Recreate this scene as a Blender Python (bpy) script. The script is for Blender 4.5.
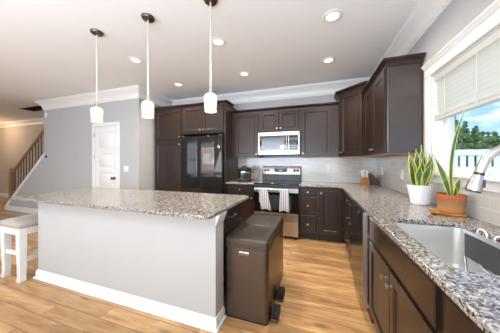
import bpy, bmesh, math, random
from mathutils import Vector, Matrix, noise
random.seed(7)
PI = math.pi
for o in list(bpy.data.objects): bpy.data.objects.remove(o)
scn = bpy.context.scene
COL = scn.collection

# ------------------------------------------------------------------ camera
cam_d = bpy.data.cameras.new('camera'); cam = bpy.data.objects.new('camera', cam_d); COL.objects.link(cam)
cam.location = (-1.004, -4.003, 1.281); cam.rotation_euler = (PI/2, 0, 0.3202)
cam_d.sensor_width = 36; cam_d.lens = 199.67/500*36; cam_d.shift_y = -0.0084; cam_d.clip_start = 0.02
scn.camera = cam
# ------------------------------------------------------------------ view
vs = scn.view_settings
vs.view_transform = 'Standard'; vs.look = 'None'; vs.gamma = 1; vs.exposure = 0.05; vs.use_curve_mapping = False
# ------------------------------------------------------------------ world: blue sky with a few clouds
w = bpy.data.worlds.new('sky'); scn.world = w; w.use_nodes = True
nt = w.node_tree; nt.nodes.clear(); N = nt.nodes.new; L = nt.links.new
out = N('ShaderNodeOutputWorld'); bg = N('ShaderNodeBackground'); L(bg.outputs[0], out.inputs[0])
tc = N('ShaderNodeTexCoord'); sep = N('ShaderNodeSeparateXYZ'); L(tc.outputs['Generated'], sep.inputs[0])
rp = N('ShaderNodeValToRGB'); L(sep.outputs[2], rp.inputs[0])
rp.color_ramp.elements[0].position = 0.0; rp.color_ramp.elements[0].color = (.36, .58, .86, 1)
rp.color_ramp.elements[1].position = .45; rp.color_ramp.elements[1].color = (.09, .24, .60, 1)
mp = N('ShaderNodeMapping'); mp.inputs['Scale'].default_value = (3, 3, 9); L(tc.outputs['Generated'], mp.inputs[0])
nz = N('ShaderNodeTexNoise'); nz.inputs['Scale'].default_value = 2.2; nz.inputs['Detail'].default_value = 5; L(mp.outputs[0], nz.inputs[0])
cr = N('ShaderNodeValToRGB'); cr.color_ramp.elements[0].position = .52; cr.color_ramp.elements[1].position = .74; L(nz.outputs[0], cr.inputs[0])
mx = N('ShaderNodeMix'); mx.data_type = 'RGBA'; L(cr.outputs[0], mx.inputs[0]); L(rp.outputs[0], mx.inputs[6]); mx.inputs[7].default_value = (.95, .96, 1, 1)
L(mx.outputs[2], bg.inputs[0]); bg.inputs[1].default_value = 1.9
# ------------------------------------------------------------------ sun, window daylight and an added ceiling fill
def light(name, kind, loc, rot, energy, color=(1, 1, 1), **kw):
    d = bpy.data.lights.new(name, kind); d.energy = energy; d.color = color
    for k, v in kw.items(): setattr(d, k, v)
    o = bpy.data.objects.new(name, d); COL.objects.link(o); o.location = loc; o.rotation_euler = rot
    return o
light('sun', 'SUN', (0, 0, 8), (math.radians(48), 0, math.radians(-20)), 3.4, (1, .96, .88), angle=.02)
light('daylight_dining_window', 'AREA', (-7.0, -7.04, 1.50), (PI/2, 0, 0), 42, (.90, .95, 1), shape='RECTANGLE', size=2.5, size_y=1.7)
light('ceiling_fill', 'AREA', (-2.4, -5.7, 1.35), (math.radians(153), 0, 0), 225, (.80, .90, 1), shape='RECTANGLE', size=4.6, size_y=2.0)  # added upward fill behind the camera to brighten the ceiling, no real source
light('daylight_patio_door', 'AREA', (-2.7, -7.04, 1.25), (PI/2, 0, 0), 42, (.92, .96, 1), shape='RECTANGLE', size=2.9, size_y=2.2)
CAN_W, PEND_W = 13, 5

# ================================================================== helpers
WL = {}
def tag(o, label=None, cat=None, group=None, kind=None):
    if label: o['label'] = label
    if cat: o['category'] = cat
    if group: o['group'] = group
    if kind: o['kind'] = kind
    return o
def thing(name, label, cat, loc=(0, 0, 0), group=None, rotz=0):
    o = bpy.data.objects.new(name, None); COL.objects.link(o); o.empty_display_size = .1
    o.location = loc; o.rotation_euler = (0, 0, rotz)
    WL[o.name] = Matrix.Translation(Vector(loc)) @ Matrix.Rotation(rotz, 4, 'Z')
    return tag(o, label, cat, group)
def copy_tree(o, parent=None):
    c = o.copy(); COL.objects.link(c)
    if parent: c.parent = parent
    for ch in [x for x in o.children]: copy_tree(ch, c)
    return c
def smoothstep(a, b, x):
    t = max(0, min(1, (x-a)/(b-a))); return t*t*(3-2*t)

class MB:
    def __init__(s): s.bm = bmesh.new(); s.mi = 0
    def face(s, vs):
        try:
            f = s.bm.faces.new(vs); f.material_index = s.mi; return f
        except ValueError: return None
    def box(s, x0, x1, y0, y1, z0, z1):
        v = [s.bm.verts.new((x, y, z)) for x in (x0, x1) for y in (y0, y1) for z in (z0, z1)]
        for q in ((0, 1, 3, 2), (4, 6, 7, 5), (0, 4, 5, 1), (2, 3, 7, 6), (0, 2, 6, 4), (1, 5, 7, 3)): s.face([v[i] for i in q])
        return s
    def loft(s, rings, cap0=True, cap1=True, closed=True):
        R = [[s.bm.verts.new(p) for p in r] for r in rings]
        n = len(R[0])
        for a, b in zip(R, R[1:]):
            for i in range(n if closed else n-1):
                j = (i+1) % n; s.face([a[i], a[j], b[j], b[i]])
        if cap0: s.face(list(reversed(R[0])))
        if cap1: s.face(R[-1])
        return s
    def cyl(s, p0, p1, r0, r1=None, seg=16):
        r1 = r0 if r1 is None else r1
        return s.tube([p0, p1], [r0, r1], seg)
    def tube(s, pts, r, seg=12, flat=1.0, upv=None):
        pts = [Vector(p) for p in pts]; n = len(pts)
        rs = r if isinstance(r, (list, tuple)) else [r]*n
        rings = []; u = None
        for i in range(n):
            t = (pts[min(i+1, n-1)]-pts[max(i-1, 0)]).normalized()
            if u is None:
                u = Vector(upv) if upv else (Vector((0, 0, 1)) if abs(t.z) < .9 else Vector((1, 0, 0)))
            u = (u-t*u.dot(t)).normalized(); b = t.cross(u)
            rings.append([pts[i]+(u*math.cos(a)+b*flat*math.sin(a))*rs[i] for a in (2*PI*k/seg for k in range(seg))])
        return s.loft(rings)
    def lathe(s, prof, c=(0, 0, 0), axis=(0, 0, 1), seg=24, cap0=True, cap1=True):
        c = Vector(c); ax = Vector(axis).normalized()
        u = Vector((1, 0, 0)) if abs(ax.x) < .9 else Vector((0, 1, 0)); u = (u-ax*u.dot(ax)).normalized(); b = ax.cross(u)
        return s.loft([[c+ax*h+(u*math.cos(a)+b*math.sin(a))*max(r, 1e-4) for a in (2*PI*k/seg for k in range(seg))] for r, h in prof], cap0, cap1)
    def prism(s, poly, a0, a1, ax='z', holes=()):
        def P(p, h): return {'z': (p[0], p[1], h), 'y': (p[0], h, p[1]), 'x': (h, p[0], p[1])}[ax]
        if not holes:
            return s.loft([[P(p, a0) for p in poly], [P(p, a1) for p in poly]])
        loops = [list(poly)]+[list(h) for h in holes]
        lo = [[s.bm.verts.new(P(p, a0)) for p in l] for l in loops]; hi = [[s.bm.verts.new(P(p, a1)) for p in l] for l in loops]
        for a, b in zip(lo, hi):
            for i in range(len(a)):
                j = (i+1) % len(a); s.face([a[i], a[j], b[j], b[i]])
        for layer in (lo, hi):
            es = []
            for l in layer:
                for i in range(len(l)):
                    e = s.bm.edges.get((l[i], l[(i+1) % len(l)])); es.append(e)
            g = bmesh.ops.triangle_fill(s.bm, edges=es, use_beauty=True, use_dissolve=False)
            for f in g['geom']:
                if isinstance(f, bmesh.types.BMFace): f.material_index = s.mi
        return s
    def sweep(s, path, prof, side=1):
        # path: xy polyline; prof: (offset outwards, z); outwards is to the right of the path when side is 1
        P = [Vector((p[0], p[1])) for p in path]; n = len(P); rings = []
        for i in range(n):
            ds = []
            if i > 0: ds.append((P[i]-P[i-1]).normalized())
            if i < n-1: ds.append((P[i+1]-P[i]).normalized())
            ns = [Vector((d.y, -d.x))*side for d in ds]
            if len(ns) == 2:
                m = (ns[0]+ns[1]); m = m/m.dot(ns[0])
            else: m = ns[0]
            rings.append([(P[i].x+m.x*o, P[i].y+m.y*o, z) for o, z in prof])
        return s.loft(rings)
    def panel(s, F, w, h, rings):
        O, u, v, n = F
        R = []
        for ins, d in rings:
            R.append([O+u*a+v*b+n*d for a, b in ((ins, ins), (w-ins, ins), (w-ins, h-ins), (ins, h-ins))])
        return s.loft(R)
    def build(s, name, mat, parent=None, bev=0, smooth=True, ang=35, sub=0, local=False, bseg=2):
        bm = s.bm
        if parent is not None and not local:
            bmesh.ops.transform(bm, matrix=WL[parent.name].inverted(), verts=bm.verts)
        bmesh.ops.recalc_face_normals(bm, faces=bm.faces)
        me = bpy.data.meshes.new(name); bm.to_mesh(me); bm.free()
        for m in (mat if isinstance(mat, (list, tuple)) else [mat]): me.materials.append(m)
        if smooth:
            me.polygons.foreach_set('use_smooth', [True]*len(me.polygons)); me.set_sharp_from_angle(angle=math.radians(ang))
        o = bpy.data.objects.new(name, me); COL.objects.link(o)
        WL[o.name] = Matrix.Identity(4)
        if parent is not None:
            o.parent = parent; WL[o.name] = WL[parent.name].copy()
        if bev:
            b = o.modifiers.new('edge', 'BEVEL'); b.width = bev; b.segments = bseg; b.limit_method = 'ANGLE'; b.angle_limit = math.radians(40); b.harden_normals = False
        if sub:
            b = o.modifiers.new('sub', 'SUBSURF'); b.levels = sub; b.render_levels = sub
        return o
def struct(o): o['kind'] = 'structure'; return o
def rrect(x0, x1, y0, y1, r, n=6, corners=(1, 1, 1, 1)):
    pts = []
    for (cx, cy, a0, on, px, py) in ((x1-r, y1-r, 0, corners[0], x1, y1), (x0+r, y1-r, PI/2, corners[1], x0, y1), (x0+r, y0+r, PI, corners[2], x0, y0), (x1-r, y0+r, 1.5*PI, corners[3], x1, y0)):
        if on: pts += [(cx+r*math.cos(a0+PI/2*k/n), cy+r*math.sin(a0+PI/2*k/n)) for k in range(n+1)]
        else: pts.append((px, py))
    return pts

# ================================================================== materials
def mat(name, color=(.8, .8, .8), rough=.5, metal=0, coat=0, emit=None, es=0, spec=.5, var=0, vscale=8, trans=0, bump=0, bscale=60, coatr=.1, sss=0):
    m = bpy.data.materials.new(name); m.use_nodes = True; nt = m.node_tree; p = nt.nodes['Principled BSDF']
    p.inputs['Base Color'].default_value = (*color, 1); p.inputs['Roughness'].default_value = rough; p.inputs['Metallic'].default_value = metal
    p.inputs['Coat Weight'].default_value = coat; p.inputs['Coat Roughness'].default_value = coatr; p.inputs['Specular IOR Level'].default_value = spec
    if sss:
        tr = nt.nodes.new('ShaderNodeBsdfTranslucent'); tr.inputs[0].default_value = (*color, 1); ms = nt.nodes.new('ShaderNodeMixShader'); ms.inputs[0].default_value = .6
        nt.links.new(p.outputs[0], ms.inputs[1]); nt.links.new(tr.outputs[0], ms.inputs[2]); nt.links.new(ms.outputs[0], nt.nodes['Material Output'].inputs[0])
    if trans: p.inputs['Transmission Weight'].default_value = trans
    if emit: p.inputs['Emission Color'].default_value = (*emit, 1); p.inputs['Emission Strength'].default_value = es
    if var or bump:
        t = nt.nodes.new('ShaderNodeTexCoord')
        if var:
            n = nt.nodes.new('ShaderNodeTexNoise'); n.inputs['Scale'].default_value = vscale; n.inputs['Detail'].default_value = 4
            nt.links.new(t.outputs['Object'], n.inputs[0])
            r = nt.nodes.new('ShaderNodeValToRGB'); r.color_ramp.elements[0].position = .3; r.color_ramp.elements[1].position = .7
            r.color_ramp.elements[0].color = (*[c*(1-var) for c in color], 1); r.color_ramp.elements[1].color = (*[min(1, c*(1+var)) for c in color], 1)
            nt.links.new(n.outputs[0], r.inputs[0]); nt.links.new(r.outputs[0], p.inputs['Base Color'])
        if bump:
            n = nt.nodes.new('ShaderNodeTexNoise'); n.inputs['Scale'].default_value = bscale; nt.links.new(t.outputs['Object'], n.inputs[0])
            b = nt.nodes.new('ShaderNodeBump'); b.inputs['Strength'].default_value = bump; b.inputs['Distance'].default_value = .01
            nt.links.new(n.outputs[0], b.inputs['Height']); nt.links.new(b.outputs[0], p.inputs['Normal'])
    return m
def nodes(m):
    nt = m.node_tree
    return nt, nt.nodes.new, nt.links.new, nt.nodes['Principled BSDF']
def ramp(node, stops, interp='LINEAR'):
    cr = node.color_ramp; cr.interpolation = interp
    while len(cr.elements) > 1: cr.elements.remove(cr.elements[-1])
    cr.elements[0].position = stops[0][0]; cr.elements[0].color = (*stops[0][1], 1)
    for p, c in stops[1:]:
        e = cr.elements.new(p); e.color = (*c, 1)

M = {}
M['wall'] = mat('grey wall paint', (.47, .47, .475), .75, var=.02, vscale=3)
M['island'] = mat('light grey island paint', (.485, .475, .46), .7, var=.015, vscale=3)
M['shaft'] = mat('shaft painted unlit dark', (.02, .019, .018), .9)  # near-black colour stands in for the shade inside the unlit shaft
M['hallwall'] = mat('warm beige hall paint', (.50, .46, .42), .8, var=.02, vscale=3)
M['ceiling'] = mat('white ceiling paint', (.83, .845, .86), .85, var=.01, vscale=2)
M['trim'] = mat('white trim paint', (.82, .82, .81), .35, var=.01, vscale=4)
M['ivory'] = mat('ivory blind vinyl', (.95, .945, .90), .4, sss=1)
M['white_plastic'] = mat('white plastic', (.85, .85, .83), .35)
M['white_wood'] = mat('white painted wood', (.80, .79, .76), .4, var=.03, vscale=12)
def wood_dark(name, c1, c2, rough=.33, sc=(22, 22, 1.6)):
    m = mat(name, c1, rough, coat=.22, coatr=.2, spec=.32); nt, N, L, p = nodes(m)
    t = N('ShaderNodeTexCoord'); mp = N('ShaderNodeMapping'); mp.inputs['Scale'].default_value = sc; L(t.outputs['Object'], mp.inputs[0])
    n = N('ShaderNodeTexNoise'); n.inputs['Scale'].default_value = 3; n.inputs['Detail'].default_value = 6; L(mp.outputs[0], n.inputs[0])
    r = N('ShaderNodeValToRGB'); ramp(r, [(.3, c1), (.7, c2)]); L(n.outputs[0], r.inputs[0]); L(r.outputs[0], p.inputs['Base Color'])
    return m
M['cab'] = wood_dark('espresso stained maple', (.017, .0085, .0064), (.036, .0192, .0142))
M['cab_end'] = mat('satin end panel', (.036, .022, .018), .4, coat=1, coatr=.22)
M['cab_in'] = mat('black toe kick', (.012, .009, .008), .6)
M['maple'] = wood_dark('clear maple underside', (.50, .27, .12), (.62, .36, .18), .5)
M['rail_wood'] = wood_dark('oak handrail', (.24, .125, .058), (.36, .20, .10), .35)
M['baluster'] = mat('grey brown baluster wood', (.15, .11, .085), .5, var=.1, vscale=8)
M['block'] = wood_dark('orange wood', (.36, .13, .05), (.48, .20, .08), .4)
M['block_dark'] = wood_dark('dark walnut', (.045, .02, .014), (.085, .04, .027), .4)
M['steel'] = mat('brushed steel', (.62, .60, .57), .24, 1, bump=.03, bscale=220)
M['steel_warm'] = mat('stainless appliance steel', (.52, .49, .45), .28, 1)
M['nickel'] = mat('brushed nickel', (.52, .495, .46), .3, 1)
M['rod'] = mat('satin nickel rod', (.72, .68, .62), .45, .6)
M['chrome'] = mat('chrome', (.85, .85, .86), .07, 1)
M['sinksteel'] = mat('satin sink steel', (.74, .73, .71), .42, .8)
M['bronze'] = mat('dark bronze', (.16, .13, .10), .35, 1)
M['blacksteel'] = mat('black stainless steel', (.035, .032, .032), .07, .5, spec=.5)
M['dwsteel'] = mat('dark dishwasher steel', (.10, .085, .075), .2, .9)
M['bronze_steel'] = mat('bronze tinted steel', (.135, .108, .088), .30, .85)
M['bronze_dark'] = mat('dark bronze plastic', (.045, .036, .030), .4)
M['blackglass'] = mat('black glass', (.008, .008, .009), .04, coat=1, coatr=.02)
M['glassgrey'] = mat('smoked grey glass', (.045, .046, .05), .08, coat=1, coatr=.03)
M['mwglass'] = mat('grey mesh glass', (.16, .17, .175), .1, .5, coat=1, coatr=.03)
M['tint'] = mat('tinted glass panel', (.16, .135, .12), .12, coat=.6)
M['black'] = mat('black plastic', (.014, .014, .015), .4)
M['darkgrey'] = mat('dark grey plastic', (.055, .056, .06), .5)
M['display'] = mat('dark display', (.01, .012, .016), .1)
M['lens'] = mat('lit lens', (1, .95, .85), .5, emit=(1, .74, .43), es=3.2)
M['shade'] = mat('lit frosted glass', (.55, .52, .47), .5, emit=(1, .74, .43), es=.68)
M['digit'] = mat('lit clock digits', (.2, .6, .8), .5, emit=(.3, .8, 1), es=1.2)
M['pot_white'] = mat('white ceramic', (.80, .79, .77), .35)
M['soil'] = mat('potting soil', (.035, .024, .017), .95, var=.4, vscale=90)
M['leaf'] = mat('snake plant green', (.075, .165, .05), .4, var=.5, vscale=26)
M['leaf_edge'] = mat('snake plant yellow edge', (.72, .66, .14), .45)
M['amber'] = mat('amber glazed ceramic', (.62, .27, .03), .16, coat=.5, var=.35, vscale=14)
M['black_rubber'] = mat('black rubber', (.012, .012, .012), .7)
M['sill_wood'] = M['trim']
M['linen'] = mat('grey linen', (.40, .365, .325), .9, bump=.15, bscale=300, var=.08, vscale=120)
M['vinyl'] = mat('white vinyl fence', (.80, .80, .76), .4)
M['bounce_slab'] = mat('pale bounce slab', (.62, .61, .58), .8, var=.06, vscale=2)  # pale so the added slab reflects sun towards the blind
M['grass'] = mat('lawn', (.07, .16, .03), .9, var=.4, vscale=6)
M['foliage'] = mat('tree foliage', (.18, .30, .09), .7, var=.5, vscale=3)
M['bark'] = mat('bark', (.12, .08, .05), .9, var=.3, vscale=10)
M['siding'] = mat('blue grey siding', (.28, .34, .40), .7)

# thin window glass
def thin_glass():
    m = bpy.data.materials.new('window glass'); m.use_nodes = True; nt = m.node_tree; nt.nodes.clear(); N = nt.nodes.new; L = nt.links.new
    o = N('ShaderNodeOutputMaterial'); a = N('ShaderNodeBsdfTransparent'); a.inputs[0].default_value = (.97, .98, .98, 1); g = N('ShaderNodeBsdfGlossy'); g.inputs['Roughness'].default_value = .01
    x = N('ShaderNodeMixShader'); x.inputs[0].default_value = .04; L(a.outputs[0], x.inputs[1]); L(g.outputs[0], x.inputs[2]); L(x.outputs[0], o.inputs[0])
    return m
M['glass'] = thin_glass()
# granite
def granite():
    m = mat('speckled granite', (.5, .47, .43), .18, coat=.15, coatr=.06); nt, N, L, p = nodes(m)
    t = N('ShaderNodeTexCoord')
    v1 = N('ShaderNodeTexVoronoi'); v1.inputs['Scale'].default_value = 150; L(t.outputs['Object'], v1.inputs[0])
    nz = N('ShaderNodeTexNoise'); nz.inputs['Scale'].default_value = 52; nz.inputs['Detail'].default_value = 5; nz.inputs['Roughness'].default_value = .7; L(t.outputs['Object'], nz.inputs[0])
    sx = N('ShaderNodeSeparateColor'); L(v1.outputs['Color'], sx.inputs[0])
    ad = N('ShaderNodeMath'); ad.operation = 'MULTIPLY_ADD'; L(nz.outputs[0], ad.inputs[0]); ad.inputs[1].default_value = 1.5; ad.inputs[2].default_value = -.75
    a2 = N('ShaderNodeMath'); a2.operation = 'ADD'; L(sx.outputs[0], a2.inputs[0]); L(ad.outputs[0], a2.inputs[1])
    r = N('ShaderNodeValToRGB'); L(a2.outputs[0], r.inputs[0])
    ramp(r, [(0, (.020, .018, .018)), (.16, (.045, .04, .037)), (.23, (.13, .11, .093)), (.42, (.21, .182, .153)), (.55, (.28, .255, .225)), (.75, (.37, .345, .315)), (1, (.50, .48, .455))])
    L(r.outputs[0], p.inputs['Base Color'])
    return m
M['granite'] = granite()
# hickory plank floor, boards along X
def floor_mat():
    m = mat('hickory plank floor', (.5, .3, .15), .34, coat=.15, coatr=.25); nt, N, L, p = nodes(m)
    t = N('ShaderNodeTexCoord')
    b = N('ShaderNodeTexBrick'); L(t.outputs['Object'], b.inputs[0])
    b.inputs['Scale'].default_value = 1; b.inputs['Brick Width'].default_value = 1.35; b.inputs['Row Height'].default_value = .135; b.inputs['Mortar Size'].default_value = .0022
    b.offset = .37; b.inputs['Color1'].default_value = (0, 0, 0, 1); b.inputs['Color2'].default_value = (1, 1, 1, 1); b.inputs['Mortar'].default_value = (.5, .5, .5, 1); b.inputs['Bias'].default_value = 0
    # per-board offset so that the grain breaks from board to board
    sv = N('ShaderNodeVectorMath'); sv.operation = 'SCALE'; L(b.outputs['Color'], sv.inputs[0]); sv.inputs['Scale'].default_value = 17
    av = N('ShaderNodeVectorMath'); av.operation = 'ADD'; L(t.outputs['Object'], av.inputs[0]); L(sv.outputs[0], av.inputs[1])
    mp = N('ShaderNodeMapping'); mp.inputs['Scale'].default_value = (1.1, 8, 1); L(av.outputs[0], mp.inputs[0])
    n1 = N('ShaderNodeTexNoise'); n1.inputs['Scale'].default_value = 1.7; n1.inputs['Detail'].default_value = 7; n1.inputs['Roughness'].default_value = .62; n1.inputs['Distortion'].default_value = .8; L(mp.outputs[0], n1.inputs[0])
    r = N('ShaderNodeValToRGB'); L(n1.outputs[0], r.inputs[0])
    ramp(r, [(.24, (.17, .078, .03)), (.36, (.38, .19, .075)), (.50, (.54, .305, .13)), (.72, (.70, .45, .215))])
    # knots
    mk = N('ShaderNodeMapping'); mk.inputs['Scale'].default_value = (2.0, 5.5, 1); L(av.outputs[0], mk.inputs[0])
    vk = N('ShaderNodeTexVoronoi'); vk.inputs['Scale'].default_value = 1.0; L(mk.outputs[0], vk.inputs[0])
    rk = N('ShaderNodeValToRGB'); ramp(rk, [(.03, (.10, .09, .08)), (.20, (1, 1, 1))]); L(vk.outputs['Distance'], rk.inputs[0])
    x1 = N('ShaderNodeMix'); x1.data_type = 'RGBA'; x1.blend_type = 'MULTIPLY'; x1.inputs[0].default_value = .8; L(r.outputs[0], x1.inputs[6]); L(rk.outputs[0], x1.inputs[7])
    tone = N('ShaderNodeValToRGB'); ramp(tone, [(0, (.66, .62, .58)), (.5, (1, 1, 1)), (1, (1.12, 1.10, 1.05))]); L(b.outputs['Color'], tone.inputs[0])
    x2 = N('ShaderNodeMix'); x2.data_type = 'RGBA'; x2.blend_type = 'MULTIPLY'; x2.inputs[0].default_value = 1; L(x1.outputs[2], x2.inputs[6]); L(tone.outputs[0], x2.inputs[7])
    x3 = N('ShaderNodeMix'); x3.data_type = 'RGBA'; L(b.outputs['Fac'], x3.inputs[0]); L(x2.outputs[2], x3.inputs[6]); x3.inputs[7].default_value = (.16, .08, .035, 1)
    L(x3.outputs[2], p.inputs['Base Color'])
    return m
M['floor'] = floor_mat()
# subway tile: plane = 'xz' or 'yz'
def tile_mat(plane):
    m = mat('subway tile '+plane, (.5, .5, .5), .12, coat=.3, coatr=.05); nt, N, L, p = nodes(m)
    t = N('ShaderNodeTexCoord'); s = N('ShaderNodeSeparateXYZ'); L(t.outputs['Object'], s.inputs[0]); c = N('ShaderNodeCombineXYZ')
    L(s.outputs[0 if plane == 'xz' else 1], c.inputs[0]); L(s.outputs[2], c.inputs[1])
    b = N('ShaderNodeTexBrick'); L(c.outputs[0], b.inputs[0]); b.inputs['Scale'].default_value = 1; b.inputs['Brick Width'].default_value = .2; b.inputs['Row Height'].default_value = .0765
    b.inputs['Mortar Size'].default_value = .002; b.inputs['Color1'].default_value = (.47, .455, .435, 1); b.inputs['Color2'].default_value = (.53, .515, .495, 1); b.inputs['Mortar'].default_value = (.63, .615, .595, 1)
    L(b.outputs['Color'], p.inputs['Base Color'])
    n = N('ShaderNodeTexNoise'); n.inputs['Scale'].default_value = 14; L(t.outputs['Object'], n.inputs[0])
    sub = N('ShaderNodeMath'); sub.operation = 'SUBTRACT'; L(n.outputs[0], sub.inputs[0]); L(b.outputs['Fac'], sub.inputs[1])
    bp = N('ShaderNodeBump'); bp.inputs['Strength'].default_value = .3; bp.inputs['Distance'].default_value = .006; L(sub.outputs[0], bp.inputs['Height']); L(bp.outputs[0], p.inputs['Normal'])
    return m
M['tile_xz'] = tile_mat('xz'); M['tile_yz'] = tile_mat('yz')
# terracotta pot with painted bands (object z)
def terracotta():
    m = mat('banded terracotta', (.5, .17, .06), .7); nt, N, L, p = nodes(m)
    t = N('ShaderNodeTexCoord'); s = N('ShaderNodeSeparateXYZ'); L(t.outputs['Object'], s.inputs[0])
    n = N('ShaderNodeTexNoise'); n.inputs['Scale'].default_value = 20; L(t.outputs['Object'], n.inputs[0])
    a = N('ShaderNodeMath'); a.operation = 'MULTIPLY_ADD'; L(n.outputs[0], a.inputs[0]); a.inputs[1].default_value = .02; L(s.outputs[2], a.inputs[2])
    ml = N('ShaderNodeMath'); ml.operation = 'MULTIPLY'; L(a.outputs[0], ml.inputs[0]); ml.inputs[1].default_value = 6
    r = N('ShaderNodeValToRGB'); L(ml.outputs[0], r.inputs[0])
    ramp(r, [(0, (.40, .11, .03)), (.22, (.42, .20, .06)), (.42, (.30, .16, .07)), (.56, (.38, .11, .035)), (1, (.42, .12, .04))])
    L(r.outputs[0], p.inputs['Base Color']); return m
M['terracotta'] = terracotta()
# towel stripes
def towel_mat():
    m = mat('striped towel cloth', (.7, .7, .72), .95); nt, N, L, p = nodes(m)
    t = N('ShaderNodeTexCoord'); s = N('ShaderNodeSeparateXYZ'); L(t.outputs['Object'], s.inputs[0])
    k = N('ShaderNodeMath'); k.operation = 'MULTIPLY'; L(s.outputs[0], k.inputs[0]); k.inputs[1].default_value = 26
    f = N('ShaderNodeMath'); f.operation = 'FRACT'; L(k.outputs[0], f.inputs[0])
    r = N('ShaderNodeValToRGB'); ramp(r, [(0, (.62, .62, .65)), (.45, (.17, .18, .22)), (.60, (.56, .56, .60)), (.70, (.20, .21, .25)), (.85, (.62, .62, .65))], 'CONSTANT'); L(f.outputs[0], r.inputs[0])
    L(r.outputs[0], p.inputs['Base Color']); return m
M['towel'] = towel_mat()

X, Y, Z = Vector((1, 0, 0)), Vector((0, 1, 0)), Vector((0, 0, 1))
# ================================================================== room shell
CH = 2.74
struct(MB().box(-13.2, .14, -7.2, .34, -.06, 0).build('floor', M['floor'], smooth=False))
b = MB(); b.prism([(-13.2, -7.2), (.14, -7.2), (.14, .34), (-13.2, .34)], CH, CH+.12, holes=[[(-8.7, -.83), (-7.2, -.83), (-7.2, -.50), (-8.7, -.50)]])
struct(b.build('ceiling', M['ceiling'], smooth=False))
b = MB(); b.prism([(-7.2, 0), (.14, 0), (.14, CH), (-7.2, CH)], 0, .14, 'x', holes=[[(-3.57, 1.19), (-1.75, 1.19), (-1.75, 2.07), (-3.57, 2.07)]])
struct(b.build('wall_right', M['wall'], smooth=False))
struct(MB().box(-4.43, 0, 0, .14, 0, CH).build('wall_back', M['wall'], smooth=False))
b = MB(); b.prism([(-4.31, 0), (-4.31, CH), (-7.29, CH), (-7.29, 1.42), (-8.90, .06), (-8.90, 0)], -.97, -.85, 'y')
struct(b.build('wall_left', M['wall'], smooth=False))
struct(MB().box(-4.43, -4.31, -.85, 0, 0, CH).build('wall_left_return', M['wall'], smooth=False))
struct(MB().box(-13.2, -4.43, .2, .34, 0, CH).build('wall_hall', M['hallwall'], smooth=False))
struct(MB().box(-13.34, -13.2, -7.2, .34, 0, CH).build('wall_far_left', M['hallwall'], smooth=False))
# shaft above the stair, its lack of light painted in as near-black
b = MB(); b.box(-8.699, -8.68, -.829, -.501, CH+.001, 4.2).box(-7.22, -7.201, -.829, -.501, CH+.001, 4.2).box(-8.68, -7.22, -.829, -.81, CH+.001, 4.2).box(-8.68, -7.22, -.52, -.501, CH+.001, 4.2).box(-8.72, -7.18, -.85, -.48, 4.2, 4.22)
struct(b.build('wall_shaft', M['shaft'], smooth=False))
# rear wall with two window openings (behind the camera, seen in reflections)
b = MB(); b.prism([(-13.2, 0), (.14, 0), (.14, CH), (-13.2, CH)], -7.34, -7.2, 'y', holes=[[(-8.3, .62), (-5.7, .62), (-5.7, 2.38), (-8.3, 2.38)], [(-4.2, .06), (-1.2, .06), (-1.2, 2.38), (-4.2, 2.38)]])
struct(b.build('wall_front', M['wall'], smooth=False))
def rear_window(name, x0, x1, z0, z1, nx, mid):
    b = MB(); t = .05; y0, y1 = -7.2, -7.03
    b.box(x0-.09, x0+.0, y0, y1-.12, z0-.09, z1+.09).box(x1, x1+.09, y0, y1-.12, z0-.09, z1+.09).box(x0, x1, y0, y1-.12, z1, z1+.09).box(x0, x1, y0, y1-.12, z0-.03, z0)
    fr = struct(b.build(name, M['trim'], smooth=False))
    g = MB()
    for k in range(nx+1):
        xx = x0+(x1-x0)*k/nx; g.box(max(x0, xx-.04), min(x1, xx+.04), -7.01, -6.98, z0, z1)
    for zz in (z0, z1) + ((mid,) if mid else ()): g.box(x0, x1, -7.012, -6.985, max(z0, zz-.035), min(z1, zz+.035))
    g.build('sash', M['trim'], fr, smooth=False)
    return fr
rear_window('window_2', -8.3, -5.7, .62, 2.38, 3, 1.42)
rear_window('window_3', -4.2, -1.2, .06, 2.38, 2, None)

# crown moulding of the room
def crown_prof(h, p, top):
    q = [(0, top-h), (.012, top-h), (.012, top-h+.022), (.022, top-h+.03)]
    for k in range(9):
        t = k/8; q.append((.022+(p-.05)*(t**1.5), top-h+.05+(h-.095)*(t**.8)))
    q += [(p-.022, top-.04), (p-.012, top-.032), (p-.012, top-.018), (p, top-.014), (p, top), (0, top)]
    return q
CP = crown_prof(.20, .125, CH-.0005)
struct(MB().sweep([(-7.29, -.85), (-7.29, -.97), (-4.31, -.97), (-4.31, 0), (0, 0), (0, -7.2)], CP, 1).build('trim_1', M['trim'], ang=50))
struct(MB().sweep([(-13.2, .2), (-4.43, .2)], crown_prof(.16, .11, CH-.0005), 1).build('trim_2', M['trim'], ang=50))
# baseboards
BP = [(0, 0), (.014, 0), (.014, .09), (.008, .115), (.006, .13), (0, .13)]
SH = [(0, 0), (.03, 0), (.03, .008), (.024, .018), (.015, .021), (.015, .066), (.010, .078), (.008, .090), (0, .092)]
struct(MB().sweep([(-8.90, -.97), (-5.60, -.97)], BP, 1).build('baseboard_left', M['trim']))
struct(MB().sweep([(-4.79, -.97), (-4.31, -.97), (-4.31, -.62)], BP, 1).build('baseboard_left_return', M['trim']))
struct(MB().sweep([(-13.2, .2), (-4.43, .2)], BP, 1).build('baseboard_hall', M['trim']))
# backsplash tile
b = MB(); b.box(-2.60, 0, -.008, 0, .915, 1.3715)
struct(b.build('wall_tile_back', M['tile_xz'], smooth=False))
b = MB(); b.prism([(-1.659, .915), (-1.659, 1.3715), (-.0085, 1.3715), (-.0085, .915), ], -.008, 0, 'x')
b.box(-.008, 0, -4.1, -1.659, .915, 1.105)
struct(b.build('wall_tile_right', M['tile_yz'], smooth=False))

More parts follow.
